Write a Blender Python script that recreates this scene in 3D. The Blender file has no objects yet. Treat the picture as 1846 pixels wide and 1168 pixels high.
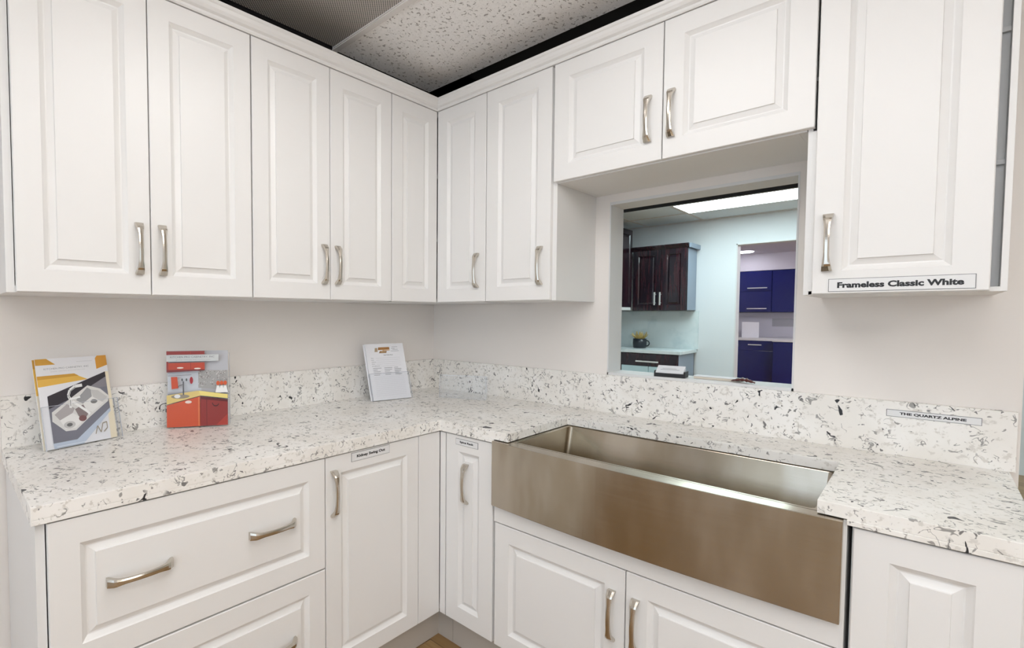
import bpy, bmesh, math, random
from mathutils import Matrix, Vector
PI = math.pi
SC = bpy.context.scene
C = SC.collection

# ------------------------------------------------------------------ camera
cam = bpy.data.objects.new('camera', bpy.data.cameras.new('camera')); C.objects.link(cam)
CAMP = (1.968, -2.088, 1.332)
yaw, pitch, roll = math.radians(46.572), math.radians(-2.278), math.radians(0.104)
F = Vector((-math.sin(yaw)*math.cos(pitch), math.cos(yaw)*math.cos(pitch), math.sin(pitch)))
R = Vector((math.cos(yaw), math.sin(yaw), 0)); U = R.cross(F)
R2 = R*math.cos(roll) + U*math.sin(roll); U2 = -R*math.sin(roll) + U*math.cos(roll)
M = Matrix((R2, U2, -F)).transposed().to_4x4(); M.translation = Vector(CAMP)
cam.matrix_world = M
cam.data.sensor_width = 36; cam.data.lens = 893.2/1846*36
cam.data.shift_x = (923-730.9)/1846; cam.data.shift_y = (601.8-584)/1846
cam.data.clip_start = 0.02
SC.camera = cam
SC.cycles.transparent_max_bounces = 32
# ------------------------------------------------------------------ world, exposure
w = bpy.data.worlds.new('world'); SC.world = w; w.use_nodes = True
w.node_tree.nodes['Background'].inputs[0].default_value = (.76, .88, 1, 1)
w.node_tree.nodes['Background'].inputs[1].default_value = 3.0
vs = SC.view_settings
vs.view_transform = 'Standard'; vs.look = 'None'; vs.gamma = 1; vs.use_curve_mapping = False
vs.exposure = -0.46
FILL_LAMP = 7.8  # emission of the added fill lamps farther back
FILL_LAMP_NEAR = 9.6          # emission of the two unseen fill lamps added near the cabinets
LAMP_FAR = 18.5      # of the troffers in the room beyond
LAMP_BLUE = 34.0  # downlight and the added fill lamp beyond the doorway

# ------------------------------------------------------------------ materials
def mat(name, col=(.8,.8,.8), rough=.5, metal=0, emit=None, es=0, spec=.5, coat=0):
    m = bpy.data.materials.new(name); m.use_nodes = True
    b = m.node_tree.nodes['Principled BSDF']
    b.inputs['Base Color'].default_value = (*col, 1); b.inputs['Roughness'].default_value = rough
    b.inputs['Metallic'].default_value = metal; b.inputs['Specular IOR Level'].default_value = spec
    b.inputs['Coat Weight'].default_value = coat
    if emit: b.inputs['Emission Color'].default_value = (*emit, 1); b.inputs['Emission Strength'].default_value = es
    return m
class NT:
    def __init__(s, m): s.t = m.node_tree; s.b = s.t.nodes['Principled BSDF']
    def n(s, ty, **k):
        x = s.t.nodes.new(ty)
        for a, v in k.items(): setattr(x, a, v)
        return x
    def l(s, a, b): s.t.links.new(a, b)
    def pos(s, sc=(1,1,1), rot=(0,0,0)):
        g = s.n('ShaderNodeNewGeometry'); m = s.n('ShaderNodeMapping')
        m.inputs['Scale'].default_value = sc; m.inputs['Rotation'].default_value = rot
        s.l(g.outputs['Position'], m.inputs['Vector']); return m.outputs[0]
    def noise(s, v, sc, det=2, rough=.5, dist=0):
        x = s.n('ShaderNodeTexNoise'); x.inputs['Scale'].default_value = sc; x.inputs['Detail'].default_value = det
        x.inputs['Roughness'].default_value = rough; x.inputs['Distortion'].default_value = dist
        s.l(v, x.inputs['Vector']); return x.outputs['Fac']
    def mth(s, op, a, b=None, c=None, clamp=False):
        x = s.n('ShaderNodeMath', operation=op, use_clamp=clamp)
        for i, q in enumerate((a, b, c)):
            if q is None: continue
            if isinstance(q, (int, float)): x.inputs[i].default_value = q
            else: s.l(q, x.inputs[i])
        return x.outputs[0]
    def step(s, v, a, b):          # smooth ramp from 0 at a to 1 at b
        x = s.n('ShaderNodeMapRange'); x.interpolation_type = 'SMOOTHSTEP'
        s.l(v, x.inputs[0]); x.inputs[1].default_value = a; x.inputs[2].default_value = b
        if a > b:
            x.inputs[1].default_value = b; x.inputs[2].default_value = a; x.inputs[3].default_value = 1; x.inputs[4].default_value = 0
        return x.outputs[0]
    def mix(s, f, a, b):
        x = s.n('ShaderNodeMix', data_type='RGBA')
        s.l(f, x.inputs['Factor'])
        for k, q in (('A', a), ('B', b)):
            i = [y for y in x.inputs if y.name == k and y.type == 'RGBA'][0]
            if isinstance(q, tuple): i.default_value = (*q, 1)
            else: s.l(q, i)
        return [y for y in x.outputs if y.type == 'RGBA'][0]
    def col(s, c): s.l(c, s.b.inputs['Base Color'])
    def bump(s, h, st=.2, d=.001):
        x = s.n('ShaderNodeBump'); x.inputs['Strength'].default_value = st; x.inputs['Distance'].default_value = d
        s.l(h, x.inputs['Height']); s.l(x.outputs[0], s.b.inputs['Normal'])

WHITE = mat('white_cabinet_paint', (.845,.832,.815), .38)
CARC = mat('white_melamine', (.82,.81,.795), .45)
nt = NT(WHITE); v = nt.pos(); nt.bump(nt.noise(v, 60, 2), .03, .001)
WALL = mat('beige_wall_paint', (.86,.815,.775), .75); nt = NT(WALL); nt.bump(nt.noise(nt.pos(), 180, 2), .12, .001)
JAMB = mat('white_trim_paint', (.74,.74,.74), .5)
TOE = mat('shaded_toe_kick', (.50,.46,.41), .5)  # shade of the recess put into the toe kick colour
# speckled quartz
QZ = mat('speckled_quartz', (.75,.72,.67), .34, spec=.5)
nt = NT(QZ); v = nt.pos()
base = nt.mix(nt.step(nt.noise(v, 7, 3), .35, .65), (.86,.83,.78), (.92,.90,.865))
base = nt.mix(nt.step(nt.noise(v, 70, 3, .6), .56, .66), base, (.72,.69,.64))
m1 = nt.step(nt.noise(v, 9, 2), .47, .56)
vein = nt.step(nt.mth('ABSOLUTE', nt.mth('SUBTRACT', nt.noise(v, 27, 2, .5, 1.1), .5)), .026, .010)
brk = nt.step(nt.noise(v, 33, 1), .53, .57)
f1 = nt.mth('MULTIPLY', vein, brk)
base = nt.mix(nt.mth('MULTIPLY', f1, .72), base, (.13,.12,.115))
f2 = nt.mth('MULTIPLY', nt.step(nt.noise(v, 52, 2, .6, .6), .635, .66), m1)
base = nt.mix(nt.mth('MULTIPLY', f2, .85), base, (.08,.075,.075))
f3 = nt.step(nt.noise(v, 24, 2, .5, 1.3), .685, .71)
base = nt.mix(f3, base, (.012,.012,.014))
nt.col(base)
# stainless steel, brushed along x
STEEL = mat('brushed_stainless_steel', (.50,.47,.43), .30, 1)
nt = NT(STEEL); br = nt.noise(nt.pos((2.5, 40, 130)), 1.6, 3, .6)
blot = nt.noise(nt.pos((7, 3, 2.2)), 1, 3)
nt.col(nt.mix(nt.step(blot, .35, .68), (.40,.345,.265), (.53,.485,.415)))
tg = nt.n('ShaderNodeTangent', direction_type='RADIAL', axis='Z'); nt.l(tg.outputs[0], nt.b.inputs['Tangent'])
nt.b.inputs['Anisotropic'].default_value = .3; nt.b.inputs['Anisotropic Rotation'].default_value = .25
r = nt.mth('ADD', nt.mth('MULTIPLY', br, .08), .17); nt.l(r, nt.b.inputs['Roughness'])
BRIGHT = mat('polished_bar_handle', (.85,.85,.84), .3, .6)
NICKEL = mat('satin_nickel', (.60,.56,.50), .16, 1)
# floor
WOOD = mat('wood_plank_floor', (.4,.25,.1), .35)
nt = NT(WOOD); bk = nt.n('ShaderNodeTexBrick'); nt.l(nt.pos((1,1,1), (0,0,0)), bk.inputs['Vector'])
bk.inputs['Scale'].default_value = 1; bk.inputs['Brick Width'].default_value = 1.2; bk.inputs['Row Height'].default_value = .13
bk.inputs['Mortar Size'].default_value = .002; bk.inputs['Color1'].default_value = (.43,.28,.13,1); bk.inputs['Color2'].default_value = (.29,.175,.07,1)
bk.inputs['Mortar'].default_value = (.05,.03,.015,1)
gr = nt.noise(nt.pos((3, 60, 3), (0,0,0)), 1.5, 4, .6)
nt.col(nt.mix(nt.step(gr, .35, .7), bk.outputs['Color'], (.27,.15,.06)))
# ceiling
TILE = mat('fissured_ceiling_tile', (.7,.68,.66), .9)
nt = NT(TILE); v = nt.pos((1,1,1)); d1 = nt.step(nt.noise(nt.pos((1,.75,1), (0,0,.5)), 75, 2, .55, .7), .60, .64)
c = nt.mix(nt.step(nt.noise(v, 160, 2), .5, .62), (.93,.915,.90), (.86,.845,.83))
nt.col(nt.mix(nt.mth('MULTIPLY', d1, .72), c, (.20,.17,.155)))
TBAR = mat('ceiling_grid_white', (.72,.69,.67), .5)
VOID_SHADE = mat('painted_void_shade', (.006,.004,.004), .9)  # black paint standing in for the unlit gap above the cabinets
MESH = mat('perforated_grey_metal', (.12,.11,.10), .5, .3)
nt = NT(MESH)
wv = []
for rot in (PI/4, -PI/4):
    x = nt.n('ShaderNodeTexWave'); x.inputs['Scale'].default_value = 40; nt.l(nt.pos((1,1,1), (0,0,rot)), x.inputs['Vector']); wv.append(x.outputs['Fac'])
ho = nt.mth('MULTIPLY', wv[0], wv[1])
nt.col(nt.mix(nt.step(ho, .18, .42), (.55,.51,.47), (.04,.04,.04)))
LITN = mat('near_fill_lens', (.9,.9,.9), .5, emit=(.985,.99,1), es=FILL_LAMP_NEAR)
LIT = mat('fill_lamp_lens', (.9,.9,.9), .5, emit=(1,.995,.985), es=FILL_LAMP)
LITF = mat('troffer_lens_cool', (.9,.9,.9), .5, emit=(.78,.97,1), es=LAMP_FAR)
LITB = mat('downlight_and_fill_lens', (.9,.9,.9), .5, emit=(.93,.93,1), es=LAMP_BLUE)
PAPER = mat('white_paper', (.84,.84,.87), .55)
LABEL = mat('label_white', (.80,.80,.80), .45); INK = mat('black_ink', (.012,.012,.014), .5); GREYINK = mat('grey_ink', (.33,.33,.36), .6)
EDGE = mat('label_edge_grey', (.16,.16,.17), .5)
FARWALL = mat('pale_aqua_wall_paint', (.78,.80,.82), .7)
LAV = mat('pale_lavender_wall_paint', (.62,.60,.67), .7)
TILEF = mat('smooth_cool_lit_tile', (.80,.86,.90), .8)  # same tile paint, with the far room's cool light put into its colour
CHERRY = mat('dark_cherry_wood', (.035,.008,.010), .25, coat=.3)
nt = NT(CHERRY); nt.col(nt.mix(nt.step(nt.noise(nt.pos((22,22,2.2)), 2, 3), .4, .65), (.010,.005,.012), (.040,.010,.016)))
NAVY = mat('gloss_navy_lacquer', (.008,.013,.12), .16, coat=.5)
GREYSIDE = mat('grey_blue_end_panel', (.30,.36,.45), .5)
PALE = mat('pale_blue_laminate', (.55,.72,.77), .5)
TOPW = mat('white_marbled_top', (.70,.78,.79), .3)
nt = NT(TOPW); nt.col(nt.mix(nt.step(nt.noise(nt.pos(), 5, 4), .5, .7), (.74,.80,.81), (.60,.68,.70)))
DARKMUG = mat('black_grey_ceramic', (.018,.022,.030), .3); GOLD = mat('dried_gold_leaves', (.55,.40,.14), .7)
def acrylic():
    m = bpy.data.materials.new('clear_acrylic'); m.use_nodes = True; t = m.node_tree; t.nodes.clear()
    o = t.nodes.new('ShaderNodeOutputMaterial'); tr = t.nodes.new('ShaderNodeBsdfTransparent'); gl = t.nodes.new('ShaderNodeBsdfGlossy')
    tr.inputs[0].default_value = (.985,.988,.992,1); gl.inputs['Roughness'].default_value = .04; gl.inputs[0].default_value = (.9,.9,.9,1)
    lw = t.nodes.new('ShaderNodeLayerWeight'); lw.inputs[0].default_value = .5
    pw = t.nodes.new('ShaderNodeMath'); pw.operation = 'POWER'; pw.inputs[1].default_value = 4; t.links.new(lw.outputs['Facing'], pw.inputs[0])
    fr = t.nodes.new('ShaderNodeMath'); fr.operation = 'MULTIPLY_ADD'; fr.inputs[1].default_value = .35; fr.inputs[2].default_value = .008; t.links.new(pw.outputs[0], fr.inputs[0])
    mx = t.nodes.new('ShaderNodeMixShader'); t.links.new(fr.outputs[0], mx.inputs[0]); t.links.new(tr.outputs[0], mx.inputs[1]); t.links.new(gl.outputs[0], mx.inputs[2])
    t.links.new(mx.outputs[0], o.inputs[0]); return m
ACR = acrylic()
ACRE = mat('acrylic_edge', (.55,.57,.63), .2); 
GLASS = ACR
_flat = {}
def flat(c):
    k = tuple(round(x, 3) for x in c)
    if k not in _flat: _flat[k] = mat('print_ink_%02x%02x%02x' % tuple(int(255*x) for x in k), k, .35)
    return _flat[k]

# ------------------------------------------------------------------ mesh helpers
class MB:
    def __init__(s): s.v = []; s.f = []; s.mi = []; s.mats = []; s.sm = False
    def m(s, mt):
        if mt not in s.mats: s.mats.append(mt)
        return s.mats.index(mt)
    def poly(s, pts, mt, T=None):
        i = len(s.v); s.v += [tuple((T @ Vector(p)) if T else p) for p in pts]
        s.f.append(tuple(range(i, i+len(pts)))); s.mi.append(s.m(mt)); return s
    def box(s, a, b, mt, T=None):
        x0,y0,z0 = a; x1,y1,z1 = b
        x0,x1 = sorted((x0,x1)); y0,y1 = sorted((y0,y1)); z0,z1 = sorted((z0,z1))
        P = [(x0,y0,z0),(x1,y0,z0),(x1,y1,z0),(x0,y1,z0),(x0,y0,z1),(x1,y0,z1),(x1,y1,z1),(x0,y1,z1)]
        i = len(s.v); s.v += [tuple((T @ Vector(p)) if T else p) for p in P]
        for f in ((0,3,2,1),(4,5,6,7),(0,1,5,4),(1,2,6,5),(2,3,7,6),(3,0,4,7)):
            s.f.append(tuple(i+k for k in f)); s.mi.append(s.m(mt))
        return s
    def prism(s, pts, z0, z1, mt, T=None):      # ccw polygon in xy
        n = len(pts); i = len(s.v)
        for z in (z0, z1): s.v += [tuple((T @ Vector((p[0],p[1],z))) if T else (p[0],p[1],z)) for p in pts]
        s.f.append(tuple(i+k for k in reversed(range(n)))); s.f.append(tuple(i+n+k for k in range(n)))
        for k in range(n): s.f.append((i+k, i+(k+1)%n, i+n+(k+1)%n, i+n+k))
        s.mi += [s.m(mt)]*(n+2); return s
    def rings(s, rings, mt, T=None, cap0=True, cap1=True, closed=True):
        i = len(s.v); n = len(rings[0])
        for r in rings: s.v += [tuple((T @ Vector(p)) if T else tuple(p)) for p in r]
        k = s.m(mt)
        for a in range(len(rings)-1):
            for b in range(n if closed else n-1):
                s.f.append((i+a*n+b, i+a*n+(b+1)%n, i+(a+1)*n+(b+1)%n, i+(a+1)*n+b)); s.mi.append(k)
        if cap0: s.f.append(tuple(i+b for b in reversed(range(n)))); s.mi.append(k)
        if cap1: s.f.append(tuple(i+(len(rings)-1)*n+b for b in range(n))); s.mi.append(k)
        return s
    def lathe(s, prof, mt, n=24, c=(0,0,0)):
        return s.rings([[(c[0]+r*math.cos(2*PI*k/n), c[1]+r*math.sin(2*PI*k/n), c[2]+z) for k in range(n)] for r, z in prof], mt)
    def text(s, txt, T, w, h, mt, bold=0, shear=0):
        cu = bpy.data.curves.new('t', 'FONT'); cu.body = txt; cu.size = 1; cu.offset = bold; cu.shear = shear; cu.resolution_u = 3
        o = bpy.data.objects.new('t', cu); C.objects.link(o)
        me = bpy.data.meshes.new_from_object(o.evaluated_get(bpy.context.evaluated_depsgraph_get()))
        xs = [q.co.x for q in me.vertices]; ys = [q.co.y for q in me.vertices]
        x0, x1, y0, y1 = min(xs), max(xs), min(ys), max(ys); i = len(s.v)
        for q in me.vertices:
            s.v.append(tuple(T @ Vector(((q.co.x-x0)/(x1-x0)*w, 0, (q.co.y-y0)/(y1-y0)*h))))
        for p in me.polygons: s.f.append(tuple(i+k for k in p.vertices)); s.mi.append(s.m(mt))
        bpy.data.objects.remove(o); bpy.data.curves.remove(cu); bpy.data.meshes.remove(me); return s
    def build(s, name, parent=None, bevel=0, smooth=False, fix=True):
        me = bpy.data.meshes.new(name); me.from_pydata(s.v, [], s.f)
        for m in s.mats: me.materials.append(m)
        me.polygons.foreach_set('material_index', s.mi)
        if fix:
            bm = bmesh.new(); bm.from_mesh(me); bmesh.ops.recalc_face_normals(bm, faces=bm.faces); bm.to_mesh(me); bm.free()
        if smooth: me.shade_smooth() if hasattr(me, 'shade_smooth') else None
        me.update()
        o = bpy.data.objects.new(name, me); C.objects.link(o)
        if parent: o.parent = parent
        if bevel:
            b = o.modifiers.new('bevel', 'BEVEL'); b.width = bevel; b.segments = 2; b.limit_method = 'ANGLE'; b.angle_limit = math.radians(40)
        return o
def tag(o, label, cat, group=None):
    o['label'] = label; o['category'] = cat
    if group: o['group'] = group
    return o
def thing(name, label, cat, loc=(0,0,0), rz=0, group=None):
    o = bpy.data.objects.new(name, None); C.objects.link(o); o.location = loc; o.rotation_euler = (0,0,rz); o.empty_display_size = .05
    return tag(o, label, cat, group)
def struct(o): o['kind'] = 'structure'; return o

# ------------------------------------------------------------------ the room
CEIL = 2.44
XL, XR, YF, YN = -.92, 5.2, -4.6, 4.45
L = MB().box((-1.0,-4.8,-.05), (5.4,9.4,0), WOOD).build('floor'); struct(L)
struct(MB().box((-.12,YF,0),(0,0,2.7), WALL).build('wall_left'))
# wall with the pass-through opening, 12 cm thick, aqua on the far side
wb = MB()
OX0, OX1, OZ0, OZ1 = 1.025, 1.660, 1.085, 1.794
for a, b in (((-.12,0,0),(OX0,.06,2.7)), ((OX1,0,0),(2.145,.06,2.7)), ((OX0,0,0),(OX1,.06,OZ0-.012)), ((OX0,0,OZ1+.012),(OX1,.06,2.7))): wb.box(a, b, WALL)
for a, b in (((-.92,.06,0),(OX0,.12,2.7)), ((OX1,.06,0),(2.145,.12,2.7)), ((OX0,.06,0),(OX1,.12,OZ0-.012)), ((OX0,.06,OZ1+.012),(OX1,.12,2.7))): wb.box(a, b, FARWALL)
struct(wb.build('wall_back'))
jb = MB()     # drywall return, sill and header of the opening
jb.box((OX0-.001,-.002,OZ0-.012),(OX0+.004,.122,OZ1), JAMB); jb.box((OX1-.004,-.002,OZ0-.012),(OX1+.001,.122,OZ1), JAMB)
jb.box((OX0-.001,-.002,OZ0-.014),(OX1+.001,.125,OZ0), JAMB); jb.box((OX0-.001,-.002,OZ1),(OX1+.001,.122,OZ1+.012), JAMB)
struct(jb.build('trim_1'))
struct(MB().box((-1.0,.12,0),(XL,9.4,2.7), FARWALL).build('wall_far_left'))
fw = MB(); DX0, DX1, DZ = .459, 1.030, 2.125
for a, b in (((XL,YN,0),(DX0,YN+.12,2.7)), ((DX1,YN,0),(XR,YN+.12,2.7)), ((DX0,YN,DZ),(DX1,YN+.12,2.7))): fw.box(a, b, FARWALL)
struct(fw.build('wall_far'))
struct(MB().box((DX0-.001,YN-.004,0),(DX0+.012,YN+.13,DZ), JAMB).box((DX1-.012,YN-.004,0),(DX1+.001,YN+.13,DZ), JAMB).box((DX0,YN-.004,DZ-.012),(DX1,YN+.13,DZ+.001), JAMB).build('trim_2'))
struct(MB().box((-1,9.14,0),(XR,9.26,2.7), LAV).build('wall_behind_doorway'))
struct(MB().box((XR,-4.7,0),(XR+.12,9.3,2.7), WALL).build('wall_right'))
# shopfront behind the camera: wall with a wide glazed opening
sf = MB(); WX0, WX1, WZ0, WZ1 = .5, 4.6, .35, 2.25
for a, b in (((-.12,YF-.12,0),(WX0,YF,2.7)), ((WX1,YF-.12,0),(XR,YF,2.7)), ((WX0,YF-.12,0),(WX1,YF,WZ0)), ((WX0,YF-.12,WZ1),(WX1,YF,2.7))): sf.box(a, b, WALL)
struct(sf.build('wall_front'))
wf = MB()
for x in (WX0, WX0+1.36, WX0+2.72, WX1-.05): wf.box((x,YF-.09,WZ0),(x+.05,YF-.03,WZ1), JAMB)
wf.box((WX0,YF-.09,WZ0),(WX1,YF-.03,WZ0+.05), JAMB).box((WX0,YF-.09,WZ1-.05),(WX1,YF-.03,WZ1), JAMB)
wo = wf.build('window_1'); struct(wo)
MB().box((WX0+.05,YF-.065,WZ0+.05),(WX1-.05,YF-.06,WZ1-.05), GLASS).build('glass_pane', wo)
# ceiling: suspended tiles stopping short of the wall cabinets, black panels painted as shade beyond
CX, CY = .215, -.268
VX0, VX1, VY0, VY1 = .23, 1.43, -1.447, -.853      # opening of the return grille
ce = MB()
for a, b in (((CX,CY),(XR,VY1)), ((VX1,VY1),(XR,VY0)), ((CX,VY0),(XR,YF))): ce.box((a[0],a[1],CEIL),(b[0],b[1],CEIL+.02), TILE)
ce.box((2.145,CY,CEIL),(XR,.12,CEIL+.02), TILE)
ce.box((XL,.12,CEIL),(XR,YN,CEIL+.02), TILEF)
ce.box((XL,YN+.12,CEIL),(XR,9.14,CEIL+.02), LAV)
struct(ce.build('ceiling'))
struct(MB().box((0,YF,CEIL+.03),(CX+.2,0,CEIL+.05), VOID_SHADE).box((0,CY-.2,CEIL+.03),(2.145,0,CEIL+.05), VOID_SHADE)
       .box((CX-.004,YF,CEIL+.001),(CX,CY,CEIL+.03), VOID_SHADE).box((CX,CY,CEIL+.001),(2.145,CY+.004,CEIL+.03), VOID_SHADE).build('void_shade_trim'))
g = MB()
for y in (-.843, -1.457, -2.07, -2.68, -3.29, -3.90): g.box((CX,y-.012,CEIL-.006),(XR,y+.012,CEIL), TBAR)
for x in (1.445, 2.66, 3.88): g.box((x-.012,YF,CEIL-.005),(x+.012,CY,CEIL+.0), TBAR)
for y in (.75,1.4, 2.05, 2.7, 3.33, 3.90): g.box((XL,y-.012,CEIL-.006),(XR,y+.012,CEIL), TBAR)
for x in (-.5,.115, 1.345, 2.57, 3.8): g.box((x-.012,.12,CEIL-.005),(x+.012,YN,CEIL), TBAR)
g.box((XL,YN-.022,CEIL-.012),(XR,YN,CEIL), TBAR)
struct(g.build('trim_4'))
vt = thing('ceiling_vent', 'dark perforated metal return air panel in the ceiling above the left wall cabinets', 'ceiling vent', (VX0,VY0,CEIL))
MB().box((0,0,.003),(VX1-VX0,VY1-VY0,.006), MESH).build('grille', vt)
fr = MB(); W_, H_ = VX1-VX0, VY1-VY0
fr.box((0,-.006,-.002),(W_,.012,.004), TBAR).box((0,H_-.006,-.002),(W_,H_+.002,.004), TBAR).box((W_-.012,0,-.002),(W_+.006,H_,.004), TBAR)
fr.build('frame', vt)
def troffer(x0, y0, x1, y1, lit, lab, z=CEIL):
    t = thing('ceiling_light', lab, 'ceiling light', ((x0+x1)/2,(y0+y1)/2,z), 0)
    a, b = (x1-x0)/2, (y1-y0)/2; m = MB()
    for p, q in (((-a,-b),(a,-b+.02)), ((-a,b-.02),(a,b)), ((-a,-b+.02),(-a+.02,b-.02)), ((a-.02,-b+.02),(a,b-.02))): m.box((*p,-.012),(*q,0), TBAR)
    m.build('frame', t); MB().box((-a+.02,-b+.02,-.009),(a-.02,b-.02,-.002), lit).build('diffuser', t)
def added_fill_light(x0, y0, x1, y1, lab, LIT=LIT):  # unseen lamps, added and shaped to brighten the ceiling and cabinets
    t = thing('ceiling_light', lab, 'ceiling light', ((x0+x1)/2,(y0+y1)/2,CEIL), 0)
    a, b = (x1-x0)/2, (y1-y0)/2
    MB().box((-.05,-.16,-.012),(.05,.16,0), TBAR).box((-.008,-.13,-.07),(.008,-.12,-.01), TBAR).box((-.008,.12,-.07),(.008,.13,-.01), TBAR).build('hanger', t)
    i = .03; MB().rings([[(-a,-b,-.070),(a,-b,-.070),(a,b,-.070),(-a,b,-.070)],[(-a,-b,-.11),(a,-b,-.11),(a,b,-.11),(-a,b,-.11)],[(-a+i,-b+i,-.14),(a-i,-b+i,-.14),(a-i,b-i,-.14),(-a+i,b-i,-.14)]], LIT).build('diffuser', t)
added_fill_light(1.05,-1.55,1.55,-1.05,'added unseen fill light hung nearest the sink corner', LITN)
added_fill_light(1.75,-2.35,2.35,-1.75,'added unseen square fill light above the middle of the room', LITN)
for x0, y0, s in ((2.3,-3.70,'nearest the shopfront'), (3.5,-3.40,'in the far right corner of the room'), (4.3,-2.1,'right of the sink wall')):
    added_fill_light(x0, y0, x0+.5, y0+1.14, 'added unseen fill light ' + s)
troffer(.13,3.345,1.33,3.885, LITF, 'glowing rectangular ceiling light seen through the pass-through opening')
troffer(2.6,1.42,3.78,2.02, LITF, 'cool fluorescent ceiling light in the room beyond, right of the opening')
troffer(-.3,1.42,.9,2.02, LITF, 'cool fluorescent ceiling light in the room beyond, nearest the dividing wall')
# ------------------------------------------------------------------ cabinet parts
def raised_door(w, h, mt, t=.020, fr=.062, wide=True):
    """raised-panel slab: x 0..w, z 0..h, back at y=0, face at y=-t"""
    s = 1 if wide else .55
    prof = [(0,0),(0,-t+.0018),(.0018,-t),(fr-.002,-t),(fr+.0006,-t+.0028),(fr+.010*s,-t+.0105),(fr+.013*s,-t+.0110),(fr+.0280*s,-t+.0050),(fr+.0292*s,-t+.0008)]
    rg = [[(i,y,i),(w-i,y,i),(w-i,y,h-i),(i,y,h-i)] for i, y in prof]
    return MB().rings(rg, mt)
def slab_door(w, h, mt, t=.020):
    return MB().rings([[(i,y,i),(w-i,y,i),(w-i,y,h-i),(i,y,h-i)] for i, y in ((0,0),(0,-t+.0015),(.0015,-t))], mt)
def pull(T, L=.152, mt=None):
    """bowed strap pull with flared square feet; T maps local z = length, -y = outward"""
    mt = mt or NICKEL; m = MB(); rg = []; N = 26
    for i in range(N+1):
        s = i/N; q = min(s, 1-s)
        w = .0060 + .0052*max(0, 1-q/.26)**1.25
        dout = .012 + .0125*min(1, q/.09) + .0075*math.sin(PI*s)
        if q < .045: din = 0.0
        elif q < .14: din = .0*(1) + (q-.045)/.095*.0165
        else: din = .0165 + (.0085)*math.sin(PI*(q-.14)/.72)
        c = .0016; z = (s-.5)*L
        rg.append([(-w,-din,z),(w,-din,z),(w,-dout+c,z),(w*.45,-dout,z),(-w*.45,-dout,z),(-w,-dout+c,z)])
    return m.rings(rg, mt, T)
def bar_pull(T, L=.152, mt=None, r=.008):
    mt = mt or BRIGHT; m = MB()
    m.box((-r,-.034,-L/2),(r,-.024,L/2), mt, T).box((-r*.7,-.025,-L*.36),(r*.7,0,-L*.36+.01), mt, T).box((-r*.7,-.025,L*.36-.01),(r*.7,0,L*.36), mt, T)
    return m
def sticker(mb, x0, z0, x1, z1, y, txt, tw=.8, th=.46, bold=.045):
    mb.box((x0,y-.0010,z0),(x1,y,z1), EDGE)
    e = .0012; mb.box((x0+e,y-.0016,z0+e),(x1-e,y-.0005,z1-e), LABEL)
    W, H = x1-x0, z1-z0
    mb.text(txt, Matrix.Translation((x0+W*(1-tw)/2, y-.0019, z0+H*(1-th)/2)), W*tw, H*th, INK, bold)
    return mb
def add_door(parent, x0, z0, x1, z1, y, mt=WHITE, handle=None, hz=None, label=None, kind='door', horiz=None, hmt=None, flat_=False, fr=.062, wide=True, barred=False):
    """door in local coords of its cabinet: back at y"""
    d = (slab_door if flat_ else (lambda a,b,c: raised_door(a,b,c,fr=fr,wide=wide)))(x1-x0, z1-z0, mt).build(kind, parent)
    d.location = (x0, y, z0)
    P = bar_pull if barred else pull
    if handle is not None: P(Matrix.Translation((handle-x0,-.020,hz-z0)), mt=hmt).build('handle', d)
    for hx, hz_, hl in (horiz or []):
        P(Matrix.Translation((hx-x0,-.020 if not flat_ else -.02,hz_-z0)) @ Matrix.Rotation(PI/2,4,'Y'), L=hl, mt=hmt).build('handle', d)
    if label:
        a0, b0, a1, b1, tx, tw, th = label
        sticker(MB(), a0-x0, b0-z0, a1-x0, b1-z0, -.020, tx, tw, th).build('name_label', d)
    return d
def carcass(x0, x1, depth, z0, z1, mt=CARC, T=.018, top=True, y1=0, shelf=()):
    m = MB(); m.box((x0,-depth,z0),(x0+T,y1,z1), mt).box((x1-T,-depth,z0),(x1,y1,z1), mt)
    m.box((x0+T,-depth,z0),(x1-T,y1,z0+T), mt)
    if top: m.box((x0+T,-depth,z1-T),(x1-T,y1,z1), mt)
    m.box((x0+T,y1-.006,z0+T),(x1-T,y1,z1-(T if top else 0)), mt)
    for z in shelf: m.box((x0+T,-depth+.03,z),(x1-T,y1-.006,z+T), mt)
    return m
# ------------------------------------------------------------------ white wall cabinets
UB, UT, UD = 1.387, 2.286, .325
def left_cab(name, label, cat, ya, yb): return thing(name, label, cat, (0, ya, 0), PI/2)
WG = 'white wall cabinets'
# left run: local x = world y - ya ; local -y = world +x
c1 = left_cab('wall_cabinet', 'tall white two-door wall cabinet at the left end, above the two brochures', 'cabinet', -1.955, 0); c1['group'] = WG
G = .0015
o = -1.955
carcass(0, 1.955-1.284, UD, UB, UT, shelf=(1.68,1.98)).build('carcass', c1, .0006)
add_door(c1, -1.937-o+G, UB+.002, -1.611-o-G, UT-.002, -UD, handle=-1.645-o, hz=1.525)
add_door(c1, -1.611-o+G, UB+.002, -1.284-o-G, UT-.002, -UD, handle=-1.580-o, hz=1.525)
c2 = left_cab('wall_cabinet', 'white two-door wall cabinet in the middle of the left wall run', 'cabinet', -1.282, 0); c2['group'] = WG
o = -1.282
carcass(0, 1.282-.635, UD, UB, UT, shelf=(1.68,1.98)).build('carcass', c2, .0006)
add_door(c2, G, UB+.002, -.957-o-G, UT-.002, -UD, handle=-.990-o, hz=1.525)
add_door(c2, -.957-o+G, UB+.002, -.635-o-G, UT-.002, -UD, handle=-.927-o, hz=1.525)
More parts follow.
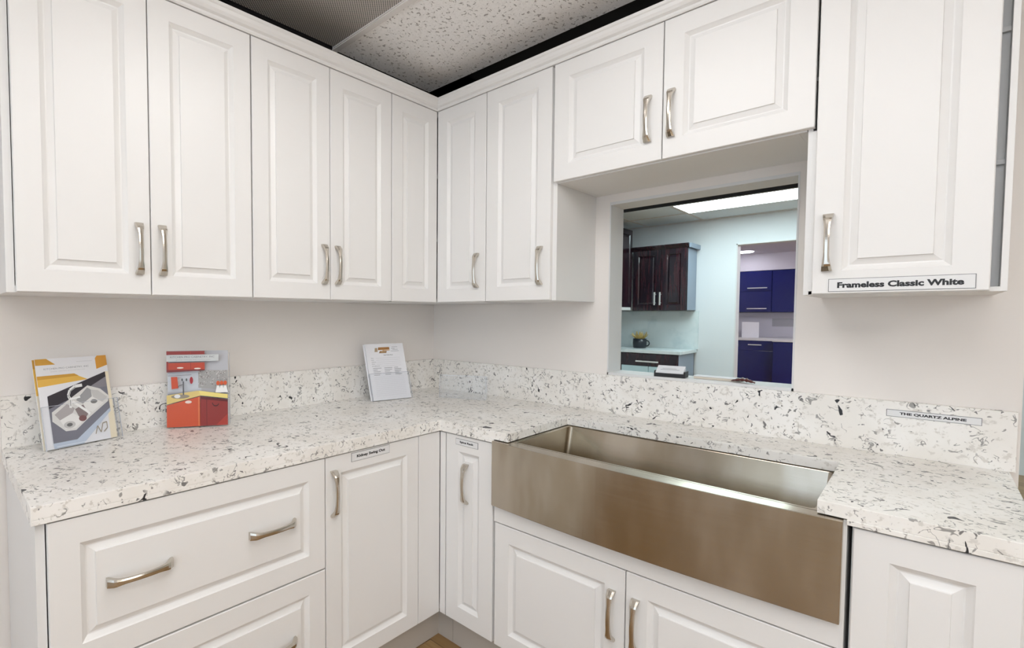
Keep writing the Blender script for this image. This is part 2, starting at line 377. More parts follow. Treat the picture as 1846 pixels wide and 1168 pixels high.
# corner cabinet, L-shaped
c3 = thing('corner_wall_cabinet', 'white L-shaped corner wall cabinet with one door on each wall', 'cabinet', (0,0,0), 0, WG)
m = MB(); Lp = [(0,-.633),(UD,-.633),(UD,-UD),(.632,-UD),(.632,0),(0,0)]
for z in (UB, 1.68, 1.98, UT-.018): m.prism(Lp, z, z+.018, CARC)
m.box((0,-.633,UB),(UD,-.615,UT), CARC).box((.614,-UD,UB),(.632,0,UT), CARC).box((0,-.62,UB),(.006,0,UT), CARC).box((0,-.006,UB),(.62,0,UT), CARC)
m.build('carcass', c3, .0006)
dl = raised_door(.633-.345-2*G, UT-UB-.004, WHITE).build('door', c3); dl.location = (UD, -.633+G, UB+.002); dl.rotation_euler = (0,0,PI/2)
d = add_door(c3, .345+G, UB+.002, .632-G, UT-.002, -UD, handle=.587, hz=1.525)
c4 = thing('wall_cabinet', 'narrow single-door white wall cabinet beside the pass-through opening', 'cabinet', (.633,0,0), 0, WG)
carcass(.001, .329, UD, UB, UT, shelf=(1.68,1.98)).build('carcass', c4, .0006)
add_door(c4, G, UB+.002, .945-.633, UT-.002, -UD, handle=.903-.633, hz=1.525)
c5 = thing('wall_cabinet', 'short wide white two-door wall cabinet above the pass-through opening', 'cabinet', (.962,0,0), 0, WG)
carcass(.001, .759, UD, 1.838, UT).build('carcass', c5, .0006)
add_door(c5, .954-.962+G, 1.842, 1.348-.962-G, UT-.002, -UD, handle=1.304-.962, hz=1.982)
add_door(c5, 1.348-.962+G, 1.842, 1.740-.962-G, UT-.002, -UD, handle=1.376-.962, hz=1.982)
c6 = thing('wall_cabinet', 'tall single-door white wall cabinet right of the opening with a name strip', 'cabinet', (1.722,0,0), 0, WG)
carcass(.001, .366, UD, UB, UT+.0, T=.011, shelf=(1.68,1.98)).box((.330,-.285,UB+.012),(.355,-.02,UT-.012), CARC).box((.0115,-UD,UB+.001),(.026,-.02,1.836), CARC).build('carcass', c6, .0006)
add_door(c6, 1.744-1.722, UB+.002, 2.061-1.722, UT-.002, -UD, handle=1.775-1.722, hz=1.525,
         label=(1.779-1.722, 1.394, 2.040-1.722, 1.428, 'Frameless Classic White', .86, .46))
# crown moulding, one piece mitred at the corner
prof = [(.002,0),(.348,0),(.351,.004),(.351,.012),(.355,.014),(.360,.017),(.366,.026),(.369,.036),(.373,.039),(.373,.049),(.368,.050),(.30,.050),(.02,.05)]
rg = [[(a, -1.957, UT+b) for a, b in prof], [(a, -a, UT+b) for a, b in prof], [(2.088, -a, UT+b) for a, b in prof]]
tag(MB().rings(rg, WHITE).build('crown_molding'), 'white stepped crown molding along the top of both wall cabinet runs', 'molding')

# ------------------------------------------------------------------ base cabinets
BD, BF, BB, BT = .625, .645, .130, .883
BG = 'white base cabinets'
def toe(parent, x0, x1, y=-.585): MB().box((x0,y-.012,0),(x1,y,BB), TOE).build('toe_kick', parent)
b1 = thing('base_cabinet', 'white two-drawer base cabinet at the left end under the counter', 'cabinet', (.003,-1.943,0), PI/2, BG); o = -1.943
carcass(0, 1.943-1.192, BD, BB, BT-.002).build('carcass', b1, .0006); toe(b1, 0, .751)
def hpos(c): return c
d = add_door(b1, -1.923-o, .510, -1.192-o-G, .868, -BD, kind='drawer', horiz=[(-1.738-o,.697,.150),(-1.380-o,.697,.150)])
d = add_door(b1, -1.923-o, .134, -1.192-o-G, .505, -BD, kind='drawer', horiz=[(-1.738-o,.325,.150),(-1.380-o,.325,.150)])
b2 = thing('corner_base_cabinet', 'white L-shaped corner base cabinet with a swing-out door left of the corner', 'cabinet', (0,0,0), 0, BG)
m = MB(); Lp = [(.004,-1.190),(BD,-1.190),(BD,-BD),(.676,-BD),(.676,-.004),(.004,-.004)]
for z in (BB, .49): m.prism(Lp, z, z+.018, CARC)
m.box((.004,-1.190,BB),(BD,-1.172,BT-.002), CARC).box((.004,-1.17,BB),(.010,-.004,BT-.002), CARC).box((.004,-.010,BB),(.65,-.004,BT-.002), CARC)
m.build('carcass', b2, .0006)
MB().box((.585,-1.19,0),(.597,-.597,BB), TOE).box((.585,-.597,0),(.676,-.585,BB), TOE).build('toe_kick', b2)
sd = raised_door(1.190-.764-2*G, .868-.134, WHITE).build('door', b2); sd.location = (BD,-1.190+G,.134); sd.rotation_euler = (0,0,PI/2)
pull(Matrix.Translation((.030-G,-.020,.746-.134))).build('handle', sd)
sticker(MB(), 1.190-1.087, .834-.134, 1.190-.916, .864-.134, -.020, 'Kidney Swing Out', .74, .42).build('name_label', sd)
fp = slab_door(.764-.6455-G, .868-.134, WHITE).build('filler_panel', b2); fp.location = (BD,-.764+G,.134); fp.rotation_euler = (0,0,PI/2)
fq = slab_door(.674-.6458, .868-.134, WHITE).build('filler_panel', b2); fq.location = (.6458,-BD,.134)
b3 = thing('base_cabinet', 'slim white pull-out base cabinet between the corner and the steel sink', 'cabinet', (.677,0,0), 0, BG)
carcass(.001, .229, BD, BB, BT-.002).build('carcass', b3, .0006); toe(b3, 0, .23)
add_door(b3, G, .134, .903-.677, .868, -BD, handle=.781-.677, hz=.690, label=(.728-.677,.832,.836-.677,.856,'Spice Rack',.62,.42), fr=.064)
b4 = thing('sink_base_cabinet', 'white two-door base cabinet under the farmhouse sink', 'cabinet', (.908,0,0), 0, BG)
m = MB(); W4 = 1.858-.908
m.box((0,-BD,BB),(.016,0,BT-.002), CARC).box((W4-.008,-BF,BB),(W4,0,BT-.002), CARC).box((.016,-BD,BB),(W4-.008,0,BB+.018), CARC)
m.box((.016,-BD,.575),(W4-.008,-BD+.018,.6475), WHITE).box((.016,-.006,BB),(W4-.008,0,.64), CARC)
m.build('carcass', b4, .0006); toe(b4, 0, W4)
add_door(b4, 0+G, .5865, W4-.006, .646, -BD, flat_=True, kind='rail_panel')
add_door(b4, .006, .134, 1.381-.908-G, .583, -BD, handle=1.343-.908, hz=.437)
add_door(b4, 1.381-.908+G, .134, W4-.010, .583, -BD, handle=1.412-.908, hz=.437)
b5 = thing('base_cabinet', 'narrow white base cabinet at the right end, right of the sink', 'cabinet', (1.864,0,0), 0, BG)
carcass(.001, .246, BD, BB, BT-.002).build('carcass', b5, .0006); toe(b5, 0, .246)
add_door(b5, .004, .134, 2.104-1.864, .868, -BD, fr=.060)
# ------------------------------------------------------------------ quartz top and upstand
CT, CB, CE = .914, .884, .872
XC0, XC1, YC0, YC1 = .969, 1.806, -.233, -.652     # sink cut-out
ct = MB()
top = [(0,0),(0,-1.952),(.652,-1.952),(.652,-.652),(XC0,-.648),(XC0,YC0),(XC1,YC0),(XC1,-.648),(2.128,-.652),(2.128,0)]
ct.prism(top, CB, CT, QZ)
ct.prism([(.622,-1.952),(.652,-1.952),(.652,-.652),(.910,-.652),(.910,-.646),(.646,-.646),(.646,-1.946),(.622,-1.946)], CE, CB, QZ)
ct.box((1.857,-.652,CE),(2.128,-.646,CB), QZ).box((0,-1.952,CE),(.622,-1.946,CB), QZ)
tag(ct.build('countertop', None, .0012), 'L-shaped white quartz countertop with dark grey speckles', 'countertop')
bs = MB(); ZS = 1.075
bs.box((0,-1.952,CT),(.02,0,ZS), QZ).box((.02,-.02,CT),(2.138,0,ZS), QZ)
bo = tag(bs.build('backsplash', None, .001), 'low speckled quartz backsplash strip running along both walls', 'backsplash')
q = MB(); sticker(q, 1.888, 1.0295, 2.076, 1.0505, -.02, 'THE QUARTZ ALPINE', .70, .42)
q.build('name_label', bo)
# ------------------------------------------------------------------ apron sink
sk = thing('farmhouse_sink', 'large brushed stainless steel apron-front sink', 'sink', (1.3815,-.45,CB), 0)
SX = 1.3815; hw = (1.852-.911)/2; RT = -.002
N = 24; z0, z1 = .650-CB, RT; outr = []; 
front = []
for i in range(N+1):
    u = i/N; x = -hw+2*hw*u; front.append((x, -.664+.45 - .020*(1-(2*u-1)**2)))
yb = -.6265+.45
ap = MB(); ap.prism([(p[0],p[1]) for p in front] + [(hw, yb-.001), (-hw, yb-.001)], z0, z1, STEEL)
ap.build('apron', sk, .0015)
# bowl: rounded rectangle rings going down the inside and back up the outside
def rr(x0, y0, x1, y1, r, z, n=5):
    P = []
    for cx, cy, a in ((x1-r,y1-r,0),(x0+r,y1-r,PI/2),(x0+r,y0+r,PI),(x1-r,y0+r,1.5*PI)):
        for k in range(n+1): P.append((cx+r*math.cos(a+k*PI/2/n), cy+r*math.sin(a+k*PI/2/n), z))
    return P
bx0, bx1, by0, by1 = XC0-SX+.001, XC1-SX-.001, -.640+.45+.014, YC0+.45+.002
rg = [rr(bx0-.004,by0-.0,bx1+.004,by1+.02,.016,RT-.001), rr(bx0-.004,by0-.0,bx1+.004,by1+.02,.012,RT), rr(bx0+.006,by0+.008,bx1-.006,by1+.003,.014,RT), rr(bx0+.009,by0+.011,bx1-.009,by1,.014,RT-.004),
      rr(bx0+.0095,by0+.014,bx1-.022,by1-.050,.014,-.205), rr(bx0+.022,by0+.024,bx1-.030,by1-.060,.012,-.225), rr(bx0+.05,by0+.05,bx1-.05,by1-.08,.03,-.229),
      rr(-.05,-.05+(by0+by1)/2,.05,.05+(by0+by1)/2,.04,-.233)]
rg2 = [rr(bx0-.004,by0,bx1+.004,by1+.02,.016,RT-.001), rr(bx0+.004,by0+.0005,bx1-.004,by1+.008,.016,-.01), rr(bx0+.004,by0+.0005,bx1-.004,by1+.008,.016,-.232), rr(bx0+.05,by0+.05,bx1-.05,by1-.04,.03,-.236)]
bw = MB(); bw.rings(rg, STEEL, cap0=False); bw.rings(rg2, STEEL, cap0=False)
bw.build('bowl', sk, 0, False, fix=False)
MB().lathe([(.0,-.229),(.044,-.229),(.046,-.2315),(.030,-.232),(.0,-.2315)], STEEL, 24, (0,(by0+by1)/2,0)).build('drain', sk)
# ------------------------------------------------------------------ things on the counter
def leaned(theta): return Matrix.Rotation(-theta, 4, 'X')      # leans local +z toward local +y (to the back)
def holder(name, label, x, y, phi, lean, w, hb, hf, gap=.022, z=CT+.0014):
    t = thing(name, label, 'holder', (x,y,z), phi); T = leaned(lean)
    th = .0022
    MB().box((0,gap,0),(w,gap+th,hb), ACR, T).build('back_panel', t)
    m = MB().box((0,-th,0),(w,0,hf), ACR, T).box((0,0,0),(th,gap,hf), ACR, T).box((w-th,0,0),(w,gap,hf), ACR, T)
    m.build('pocket', t)
    e = MB()
    for a, b in (((0,-th-.0003,hf-.0012),(w,.0003,hf)), ((-.0003,-th-.0003,0),(.0010,.0003,hf)), ((w-.0010,-th-.0003,0),(w+.0003,.0003,hf)), ((0,gap-.0003,hb-.0012),(w,gap+th+.0003,hb)), ((w-.0010,gap,0),(w+.0003,gap+th,hb))): e.box(a, b, ACRE, T)
    e.build('polished_edge', t)
    # foot wedge that carries the lean
    zb = 0.0; yb_ = gap+th
    f = MB().poly([(0,0,0),(w,0,0),(w,yb_*math.cos(lean),-yb_*math.sin(lean)*0),(0,yb_*math.cos(lean),0)], ACR)
    f.box((0,yb_,0),(w,yb_+(.045 if lean > .15 else .003),.002), ACR); f.build('foot', t)
    return t
def sheet(name, label, x, y, phi, lean, w, h, th, yoff, art=None, cat='brochure', dx=0, dz=0, body=None):
    t = thing(name, label, cat, (x,y,CT+.0045), phi)
    T = leaned(lean) @ Matrix.Translation((dx, yoff, dz))
    m = MB().box((0,0,0),(w,th,h), body or PAPER, T); k = [0]
    def P(pts, c, lift=0):
        k[0] += 1
        yy = -.00012*k[0] - lift
        m.poly([(u*w, yy, v*h) for u, v in pts], c if not isinstance(c, tuple) else flat(c), T)
    def TX(s, u, v, uw, vh, c, bold=0, shear=0):
        k[0] += 1
        m.text(s, T @ Matrix.Translation((u*w, -.00012*k[0], v*h)), uw*w, vh*h, c if not isinstance(c, tuple) else flat(c), bold, shear)
    if art: art(P, TX)
    m.build('cover', t, fix=False)
    return t
def ell(cx, cy, rx, ry, n=16, a0=0, a1=2*PI, rot=0):
    return [(cx+rx*math.cos(a)*math.cos(rot)-ry*math.sin(a)*math.sin(rot), cy+rx*math.cos(a)*math.sin(rot)+ry*math.sin(a)*math.cos(rot)) for a in [a0+(a1-a0)*k/n for k in range(n)]]
def line_(P, pts, wd, c):
    for (a, b), (d, e) in zip(pts, pts[1:]):
        L_ = math.hypot(d-a, e-b) or 1; nx, ny = -(e-b)/L_*wd/2, (d-a)/L_*wd/2
        P([(a-nx,b-ny),(d-nx,e-ny),(d+nx,e+ny),(a+nx,b+ny)], c)
GLD, GLD2 = (.62,.33,.05), (.78,.47,.09)
def art_sink(P, TX):
    P([(0,0),(1,0),(1,1),(0,1)], (.80,.80,.83))
    P([(0,.93),(.26,.93),(.15,1),(0,1)], GLD)
    P([(.83,.84),(1,.88),(1,1),(.86,1),(.83,.97)], (.70,.33,.05))
    P([(.03,.69),(.68,.73),(.50,.80),(.0,.80),(.0,.69)], GLD2); P([(.0,.77),(.56,.78),(.50,.81),(0,.81)], GLD)
    P([(.90,0),(1,0),(1,.80),(.93,.80)], (.85,.76,.58))
    P([(0,.83),(.80,.83),(.80,.915),(0,.915)], (.80,.80,.82))
    TX('KITCHEN PRO CABINETRY, INC', .10, .872, .62, .022, (.30,.30,.33))
    TX('quality cabinets and countertops', .18, .845, .48, .012, (.50,.50,.52))
    line_(P, [(.55,.945),(.78,.945)], .004, (.6,.6,.62))
    # dark worktop and steel double bowl
    P([(.10,.24),(.10,.58),(.95,.80),(.95,.36),(.42,.06),(.10,.06)], (.19,.19,.23))
    P([(.10,.44),(.95,.68),(.95,.80),(.10,.58)], (.035,.030,.040))
    P([(.60,.60),(.95,.62),(.95,.74)], (.24,.23,.26))
    P([(.10,.06),(.42,.06),(.95,.36),(.95,.32),(.50,.0),(.10,.0)], (.50,.57,.68))
    P([(.13,.40),(.34,.50),(.66,.655),(.84,.60),(.96,.50),(.93,.44),(.62,.28),(.42,.165),(.28,.17),(.12,.30)], (.70,.69,.67))
    P([(.16,.37),(.34,.47),(.44,.41),(.40,.36),(.22,.30)], (.42,.39,.39)); P([(.22,.30),(.40,.36),(.56,.27),(.42,.19),(.28,.195)], (.80,.79,.77))
    P([(.47,.50),(.65,.63),(.70,.60),(.70,.52),(.56,.45)], (.33,.33,.34)); P([(.70,.60),(.80,.585),(.93,.49),(.84,.44),(.72,.50)], (.56,.55,.54))
    P([(.56,.45),(.70,.52),(.86,.43),(.68,.34),(.60,.37)], (.78,.77,.75))
    P([(.44,.40),(.56,.44),(.62,.33),(.57,.28),(.48,.31)], (.25,.20,.20)); P(ell(.53,.285,.055,.035), (.20,.09,.09)); P(ell(.34,.235,.08,.04), (.55,.54,.53)); P(ell(.34,.235,.04,.02), (.15,.15,.15)); P(ell(.72,.46,.05,.025), (.20,.20,.20))
    line_(P, [(.42,.49),(.60,.36),(.64,.32)], .03, (.85,.85,.84))
    # tap
    line_(P, [(.38,.42),(.40,.50),(.37,.56),(.40,.62),(.48,.66),(.58,.665)], .035, (.82,.82,.82)); line_(P, [(.385,.44),(.39,.50),(.375,.56),(.405,.61),(.48,.65)], .010, (.30,.30,.30))
    line_(P, [(.38,.52),(.53,.53)], .018, (.88,.88,.88))
    line_(P, [(.68,.08),(.72,.17),(.76,.09),(.80,.19),(.86,.20),(.86,.13),(.80,.09)], .012, (.30,.26,.20))
    line_(P, [(.13,.018),(.55,.018)], .006, (.75,.80,.88))
def art_gold(P, TX):
    P([(0,0),(1,0),(1,1),(0,1)], (.80,.74,.62)); P([(0,.6),(.06,.6),(.06,1),(0,1)], GLD2); P([(.0,.90),(1,.90),(1,1),(0,1)], GLD)
RED, RED2, RED3 = (.50,.065,.03), (.58,.09,.035), (.30,.035,.03)
def art_kitchen(P, TX):
    P([(0,0),(1,0),(1,1),(0,1)], (.50,.50,.53))
    P([(0,.46),(.55,.46),(.55,.74),(0,.74)], (.60,.63,.68)); P([(.50,.50),(1,.46),(1,.73),(.50,.74)], (.42,.41,.40))
    rnd = random.Random(4)
    for k in range(150):
        u, v_ = rnd.uniform(.51,.98), rnd.uniform(.52,.73); s = rnd.uniform(.004,.009)
        P([(u-s,v_-s),(u+s,v_-s*.6),(u+s,v_+s),(u-s*.5,v_+s)], (.62,.60,.58) if k % 2 else (.26,.23,.22))
    P([(.03,.75),(.62,.75),(.62,.845),(.03,.845)], RED); P([(.03,.952),(.62,.952),(.62,.998),(.03,.998)], RED3); P([(0,.74),(.03,.74),(.03,1),(0,1)], RED3)
    line_(P, [(.39,.755),(.39,.84)], .008, RED3); line_(P, [(.39,.955),(.39,.995)], .006, RED)
    P([(0,.72),(.62,.74),(.62,.752),(0,.752)], (.20,.03,.03))
    for u, v_ in ((.22,.778),(.50,.765)): P(ell(u,v_,.055,.010,12), (.80,.74,.68))
    P([(0,.862),(.85,.862),(.85,.95),(0,.95)], (.60,.62,.62)); TX('KITCHEN PRO CABINETRY, INC', .06, .905, .72, .028, (.16,.17,.20)); TX('quality cabinets and countertops', .15, .875, .56, .016, (.34,.34,.36))
    line_(P, [(.02,.675),(.40,.685)], .006, (.20,.20,.22))
    P([(.08,.50),(.19,.51),(.17,.66),(.07,.66)], (.58,.08,.03)); P(ell(.40,.61,.028,.048,12), (.36,.02,.03)); P(ell(.25,.62,.014,.02,8), (.08,.09,.09)); P(ell(.32,.62,.014,.02,8), (.08,.09,.09))
    # worktop, sink, tap
    P([(0,.30),(.55,.405),(1,.355),(1,.40),(.50,.47),(0,.42)], (.72,.55,.20)); P([(.55,.405),(1,.355),(1,.41),(.52,.47)], (.84,.70,.22))
    P(ell(.22,.40,.15,.028), (.30,.26,.20)); P(ell(.17,.405,.05,.025), (.75,.75,.75))
    line_(P, [(.27,.42),(.27,.60)], .022, (.12,.12,.13)); line_(P, [(.27,.56),(.19,.54),(.19,.52)], .012, (.15,.15,.16))
    for u in (.84,.90,.96): P([(u-.045,.44),(u+.045,.435),(u+.020,.53),(u-.020,.53)], (.86,.85,.83)); P(ell(u,.565,.030,.03,10), (.62,.10,.03))
    # lower fronts
    P([(0,0),(.54,.0),(.54,.395),(0,.29)], RED2); P([(.54,0),(1,0),(1,.34),(.55,.395)], (.27,.032,.028)); P([(.55,.36),(1,.31),(1,.34),(.55,.395)], (.12,.018,.018))
    line_(P, [(.52,0),(.52,.39)], .02, (.68,.20,.08)); line_(P, [(.65,0),(.65,.37)], .006, (.10,.015,.015))
    P(ell(.35,.325,.055,.020,12), (.78,.66,.60)); line_(P, ell(.80,.305,.055,.045,10,PI,2*PI), .014, (.08,.02,.02))
    P([(.80,.0),(1,.0),(1,.15)], (.42,.05,.035))
def art_form(P, TX):
    o_ = (.50,.24,.07); br_ = (.28,.14,.05)
    P([(.22,.855),(.30,.855),(.30,.925),(.24,.925)], (.45,.34,.22)); P([(.31,.885),(.62,.890),(.62,.935),(.33,.935)], o_)
    P([(.33,.83),(.52,.83),(.54,.865),(.36,.868)], br_); P([(.42,.87),(.62,.872),(.62,.882),(.44,.885)], (.62,.36,.12))
    TX('KITCHEN', .32, .900, .29, .026, br_, .02); TX('PRO', .38, .838, .13, .022, (.75,.52,.25), .02)
    for k, (u, v_, l_) in enumerate([(.68,.935,.16),(.66,.905,.10),(.70,.888,.14),(.64,.860,.22)]): line_(P, [(u,v_),(u+l_,v_)], .007, (.42,.42,.44))
    TX('Sales Order Form', .44, .785, .24, .016, INK, .01)
    y = .74
    for lab in ('Name', 'Date', 'Address', 'Phone', 'Installation'):
        TX(lab, .10, y, .016*len(lab), .012, (.10,.10,.11)); line_(P, [(.22,y),(.86,y)], .003, (.55,.55,.57)); y -= .036
    rnd = random.Random(2)
    for r_ in range(5):
        for u in (.11,.40,.66):
            line_(P, [(u,y),(u+rnd.uniform(.10,.22),y)], .008, (.35,.35,.37))
        y -= .030
    for r_ in range(11): line_(P, [(.10,y-.012),(.88,y-.012)], .003, (.62,.62,.65)); y -= .032
holder('brochure_holder', 'clear acrylic brochure holder at the left end of the counter', .152,-1.857,1.822,.234,.226,.135,.135)
sheet('brochure', 'brochure with a double steel sink and gold corners on its cover, in the leftmost holder', .152,-1.857,1.822,.234,.209,.280,.003,.0015, art_sink, group if False else 'brochure')
sheet('brochure', 'gold-edged brochure peeking out behind the sink brochure at far left', .152,-1.857,1.822,.234,.212,.279,.003,.010, art_gold, 'brochure', -.004, .001)
holder('brochure_holder', 'clear acrylic brochure holder against the left wall holding the red kitchen brochure', .062,-1.481,1.069,.03,.214,.270,.125,.012)
sheet('brochure', 'brochure with a red kitchen with yellow worktop on its cover', .062,-1.481,1.069,.03,.209,.277,.004,.0015, art_kitchen)
holder('form_holder', 'clear acrylic holder near the corner full of white order forms', .164,-.589,1.376,.313,.222,.135,.135)
t = sheet('order_form_stack', 'stack of white printed order forms standing in a clear holder near the corner', .164,-.589,1.376,.313,.216,.280,.010,.0015, art_form, 'paper')
sheet('order_form', 'loose white form sticking out left behind the stack of order forms', .164,-.589,1.376,.313,.216,.278,.0015,.013, None, 'paper', -.006, .002)
holder('acrylic_holder', 'empty clear acrylic holder standing in front of the corner backsplash', .299,-.275,.444,.10,.232,.115,.115, .03)
# on the sill of the opening
t = thing('card_holder', 'small black and clear business card holder on the opening sill', 'holder', (1.216,.03,OZ0), .12)
MB().box((-.004,-.034,0),(.106,.034,.003), INK).box((-.004,-.034,.003),(.106,-.031,.016), INK).box((-.004,-.031,.003),(0,.034,.024), INK).box((.102,-.031,.003),(.106,.034,.024), INK).build('tray', t, .0008)
tc = thing('business_cards', 'pile of white business cards lying in the black card holder', 'cards', (1.216,.03,OZ0), .12)
T = Matrix.Translation((.002,-.028,.0045)) @ Matrix.Rotation(math.radians(27),4,'X')
MB().box((0,0,0),(.098,.052,.016), PAPER, T).box((.014,.020,.0161),(.082,.0225,.0163), GREYINK, T).box((.02,.028,.0161),(.07,.030,.0163), GREYINK, T).build('card_pile', tc)
tag(MB().box((1.345,.045,OZ0),(1.50,.085,OZ0+.009), flat((.70,.64,.54)), None).box((1.345,.043,OZ0+.009),(1.50,.087,OZ0+.0115), PAPER).build('sample_board', None, .001), 'thin cream sample board lying on the opening sill', 'sample')
rg = []
rnd = random.Random(7)
for i in range(15):
    s = i/14; x = 1.475+.075*s; r_ = .0105*math.sin(PI*min(.97,max(.03,s)))**.5*(1+.25*math.sin(i*2.3))
    rg.append([(x, .028+.012*math.sin(s*5)+1.5*r_*math.cos(a), OZ0+.0118*math.sin(PI*(.1+.8*s))**.7+.6*r_*math.sin(a)) for a in [2*PI*k/10 for k in range(10)]])
BRW = mat('dark_red_brown', (.10,.022,.018), .35)
tag(MB().rings(rg, BRW).build('wood_sample', None, 0, True), 'small dark red-brown object lying on the sill, right of the cream board', 'sample')

# ------------------------------------------------------------------ room beyond the opening
Y1 = YN
def dcab(name, label, loc, rz=0): return thing(name, label, 'cabinet', loc, rz, 'dark cherry cabinets in the room beyond')
u1 = dcab('wall_cabinet', 'dark cherry two-door wall cabinet on the far wall of the room beyond', (-.56,Y1,0))
m = MB().box((.012,-.31,1.38),(.620,0,2.10), CHERRY).box((.6205,-.30,1.385),(.6225,-.004,2.095), GREYSIDE)
m.build('carcass', u1, .002)
for a, b, hx in ((.02,.335,.285), (.341,.615,.345)): add_door(u1, a, 1.384, b, 2.095, -.31, CHERRY, hx, 1.52, barred=True)
MB().rings([[(0,-.33-a,2.095+b) for a,b in ((0,0),(.035,.04),(.035,.05),(-.3,.05),(-.3,0))], [(.640+0,-.33-a,2.095+b) for a,b in ((0,0),(.035,.04),(.035,.05),(-.3,.05),(-.3,0))]], CHERRY).box((.622,-.33,2.095),(.66,0,2.145), GREYSIDE).build('crown', u1)
u2 = dcab('wall_cabinet', 'dark cherry wall cabinet along the left side wall of the room beyond', (XL,3.0,0), PI/2)
MB().box((0,-.35,1.40),(1.12,0,2.36), CHERRY).build('carcass', u2, .002)
for a, b in ((.005,.55),(.56,1.11)): add_door(u2, a, 1.404, b, 2.355, -.35, CHERRY)
sticker(MB(), .83, 1.385, 1.10, 1.42, -.372, 'Dark Cherry', .8, .5).build('name_label', u2) if False else MB().box((.70,-.374,1.385),(1.08,-.3705,1.42), LABEL).build('blank_label', u2)
u3 = dcab('wall_cabinet', 'dark cherry wall cabinet mounted above the far side of the opening', (.90,.121,0))
MB().box((0,0,1.842),(.92,.31,2.36), mat('dark_melamine',(.010,.010,.016),.8,spec=.1)).build('carcass', u3, .002)
for a, b in ((0,.457),(.463,.92)):
    d = raised_door(b-a, .51, CHERRY).build('door', u3); d.location = (b, .31, 1.846); d.rotation_euler = (0,0,PI)
bb = dcab('base_cabinet', 'dark cherry base cabinet with pale lower fronts on the far wall beyond', (XL+.004,Y1-.003,0))
m = MB().box((0,-.55,.10),(.978,0,.880), CHERRY).box((.9785,-.545,.10),(.9805,-.03,.878), GREYSIDE); m.build('carcass', bb, .002)
d = add_door(bb, .36, .738, .974, .876, -.55, CHERRY, flat_=True, kind='drawer', horiz=[(.66,.79,.25)], barred=True)
add_door(bb, .36, .12, .665, .732, -.55, PALE, flat_=True); add_door(bb, .671, .12, .974, .732, -.55, PALE, flat_=True)
MB().box((0,-.50,0),(.975,-.49,.1), CHERRY).build('toe_kick', bb)
tag(MB().box((XL+.001,3.865,.885),(.09,Y1-.015,.922), TOPW).build('countertop', None, .003), 'white countertop with a dark mug in the room beyond', 'countertop')
tag(MB().box((XL+.001,Y1-.014,.922),(.10,Y1-.001,1.375), TOPW).build('backsplash'), 'pale marbled backsplash panel behind the dark mug in the room beyond', 'backsplash')
mg = thing('mug_planter', 'dark mug with golden dried leaves on the far white countertop', 'planter', (-.475,4.2,.9225))
mp = MB(); mp.lathe([(.0,0),(.066,0),(.074,.012),(.078,.06),(.076,.115),(.070,.115),(.066,.10),(0,.10)], DARKMUG, 20); mp.build('mug', mg, 0, True)
T = Matrix.Translation((.077,0,.06)); rg = []
for k in range(13):
    a = -PI/2+PI*k/12; cx, cz = .035*math.cos(a), .034*math.sin(a)
    rg.append([(cx*(1)+.007*math.cos(b)*math.cos(a), .007*math.sin(b), cz+.007*math.cos(b)*math.sin(a)) for b in [2*PI*j/8 for j in range(8)]])
MB().rings(rg, DARKMUG, T).build('mug_handle', mg, 0, True)
lf = MB(); rnd = random.Random(3)
for k in range(34):
    a = rnd.uniform(0, 2*PI); tl = rnd.uniform(.05,.95); L_ = rnd.uniform(.06,.115); d_ = Vector((math.cos(a)*math.sin(tl), math.sin(a)*math.sin(tl), math.cos(tl)))
    s_ = d_.cross(Vector((0,0,1))).normalized()*.012; b_ = Vector((.03*math.cos(a),.03*math.sin(a),.10)); n_ = d_.cross(s_).normalized()*.003
    lf.rings([[b_+s_*.3+n_, b_-s_*.3+n_, b_-n_], [b_+d_*L_*.55+s_+n_, b_+d_*L_*.55-s_+n_, b_+d_*L_*.55-n_], [b_+d_*L_+s_*.1+n_, b_+d_*L_-s_*.1+n_, b_+d_*L_-n_]], GOLD)
lf.build('dried_leaves', mg)
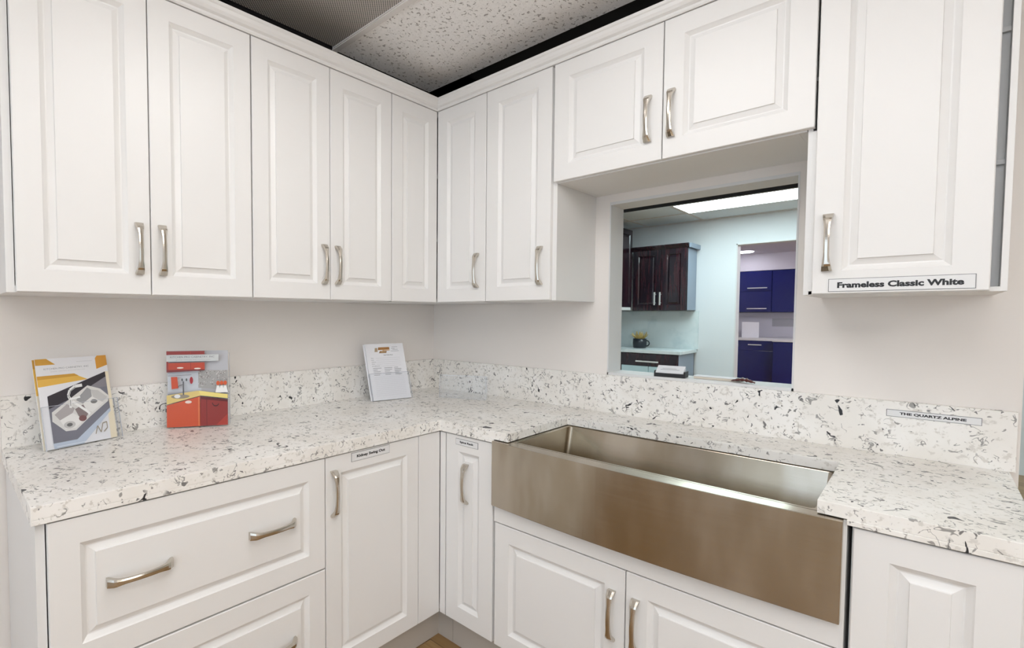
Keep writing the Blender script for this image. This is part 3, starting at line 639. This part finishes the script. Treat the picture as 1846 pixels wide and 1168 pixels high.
# navy kitchen seen through the doorway
def ncab(label, loc): return thing('navy_cabinet', label, 'cabinet', loc, 0, 'navy cabinets beyond the doorway')
n1 = ncab('glossy navy wall cabinet with two long horizontal handles, beyond the doorway', (-.90,9.136,0))
MB().box((0,-.32,1.38),(.915,0,2.13), NAVY).build('carcass', n1, .002)
add_door(n1, .003, 1.765, .912, 2.125, -.32, NAVY, flat_=True, horiz=[(.70,1.82,.30)], barred=True, fr=.05)
add_door(n1, .003, 1.385, .912, 1.758, -.32, NAVY, flat_=True, horiz=[(.70,1.445,.30)], barred=True, fr=.05)
n2 = ncab('plain glossy navy wall cabinet right of the handled one, beyond the doorway', (.018,9.136,0))
MB().box((0,-.32,1.38),(.75,0,2.13), NAVY).build('carcass', n2, .002)
add_door(n2, .003, 1.385, .747, 2.125, -.32, NAVY, flat_=True)
struct(MB().box((-.92,8.80,2.135),(2.2,9.14,CEIL-.001), LAV).build('trim_5'))
n3 = ncab('glossy navy base cabinet with a short bar handle, beyond the doorway', (-.62,9.13,0))
MB().box((0,-.62,.10),(.755,0,.87), NAVY).build('carcass', n3, .002)
add_door(n3, .003, .70, .752, .866, -.62, NAVY, flat_=True, kind='drawer', horiz=[(.47,.80,.20)], barred=True)
add_door(n3, .003, .104, .752, .694, -.62, NAVY, flat_=True)
MB().box((0,-.57,0),(.755,-.55,.1), GREYSIDE).build('toe_kick', n3)
n4 = ncab('plain glossy navy base cabinet standing forward at the right, beyond the doorway', (.14,9.13,0))
MB().box((0,-.80,.02),(.95,0,.868), NAVY).build('carcass', n4, .002)
add_door(n4, .003, .03, .947, .862, -.80, NAVY, flat_=True)
tag(MB().prism([(-.62,8.48),(.13,8.48),(.13,8.30),(1.1,8.30),(1.1,9.13),(-.62,9.13)], .872, .914, JAMB).build('countertop', None, .003), 'white countertop on the navy base cabinets beyond the doorway', 'countertop')
tag(MB().box((-.62,9.115,.915),(1.1,9.139,1.375), mat('pale_tile',(.66,.65,.70),.3)).build('backsplash'), 'pale backsplash behind the navy cabinets, beyond the doorway', 'backsplash')
tag(MB().box((-.02,9.108,1.12),(.30,9.1145,1.26), flat((.42,.42,.44))).build('wall_plate', None, .002), 'grey rectangular plate on the pale backsplash beyond the doorway', 'plate')
tag(MB().box((-.40,8.70,.915),(-.14,8.71,1.20), PAPER, None).build('paper_sign', None, .001), 'white paper sign standing on the counter beyond the doorway', 'sign')
tag(MB().lathe([(0,-.004),(.12,-.004),(.135,-.010),(.15,-.002),(.15,0),(0,0)], LITB, 24, (-.32,8.3,CEIL)).build('downlight'), 'small round glowing downlight in the ceiling beyond the doorway', 'ceiling light')
added_fill_light(1.6,5.6,2.2,6.8,'added unseen cool fill light in the navy kitchen beyond the doorway, right of view', LITB)  # added out of view to brighten the ceiling past the doorway
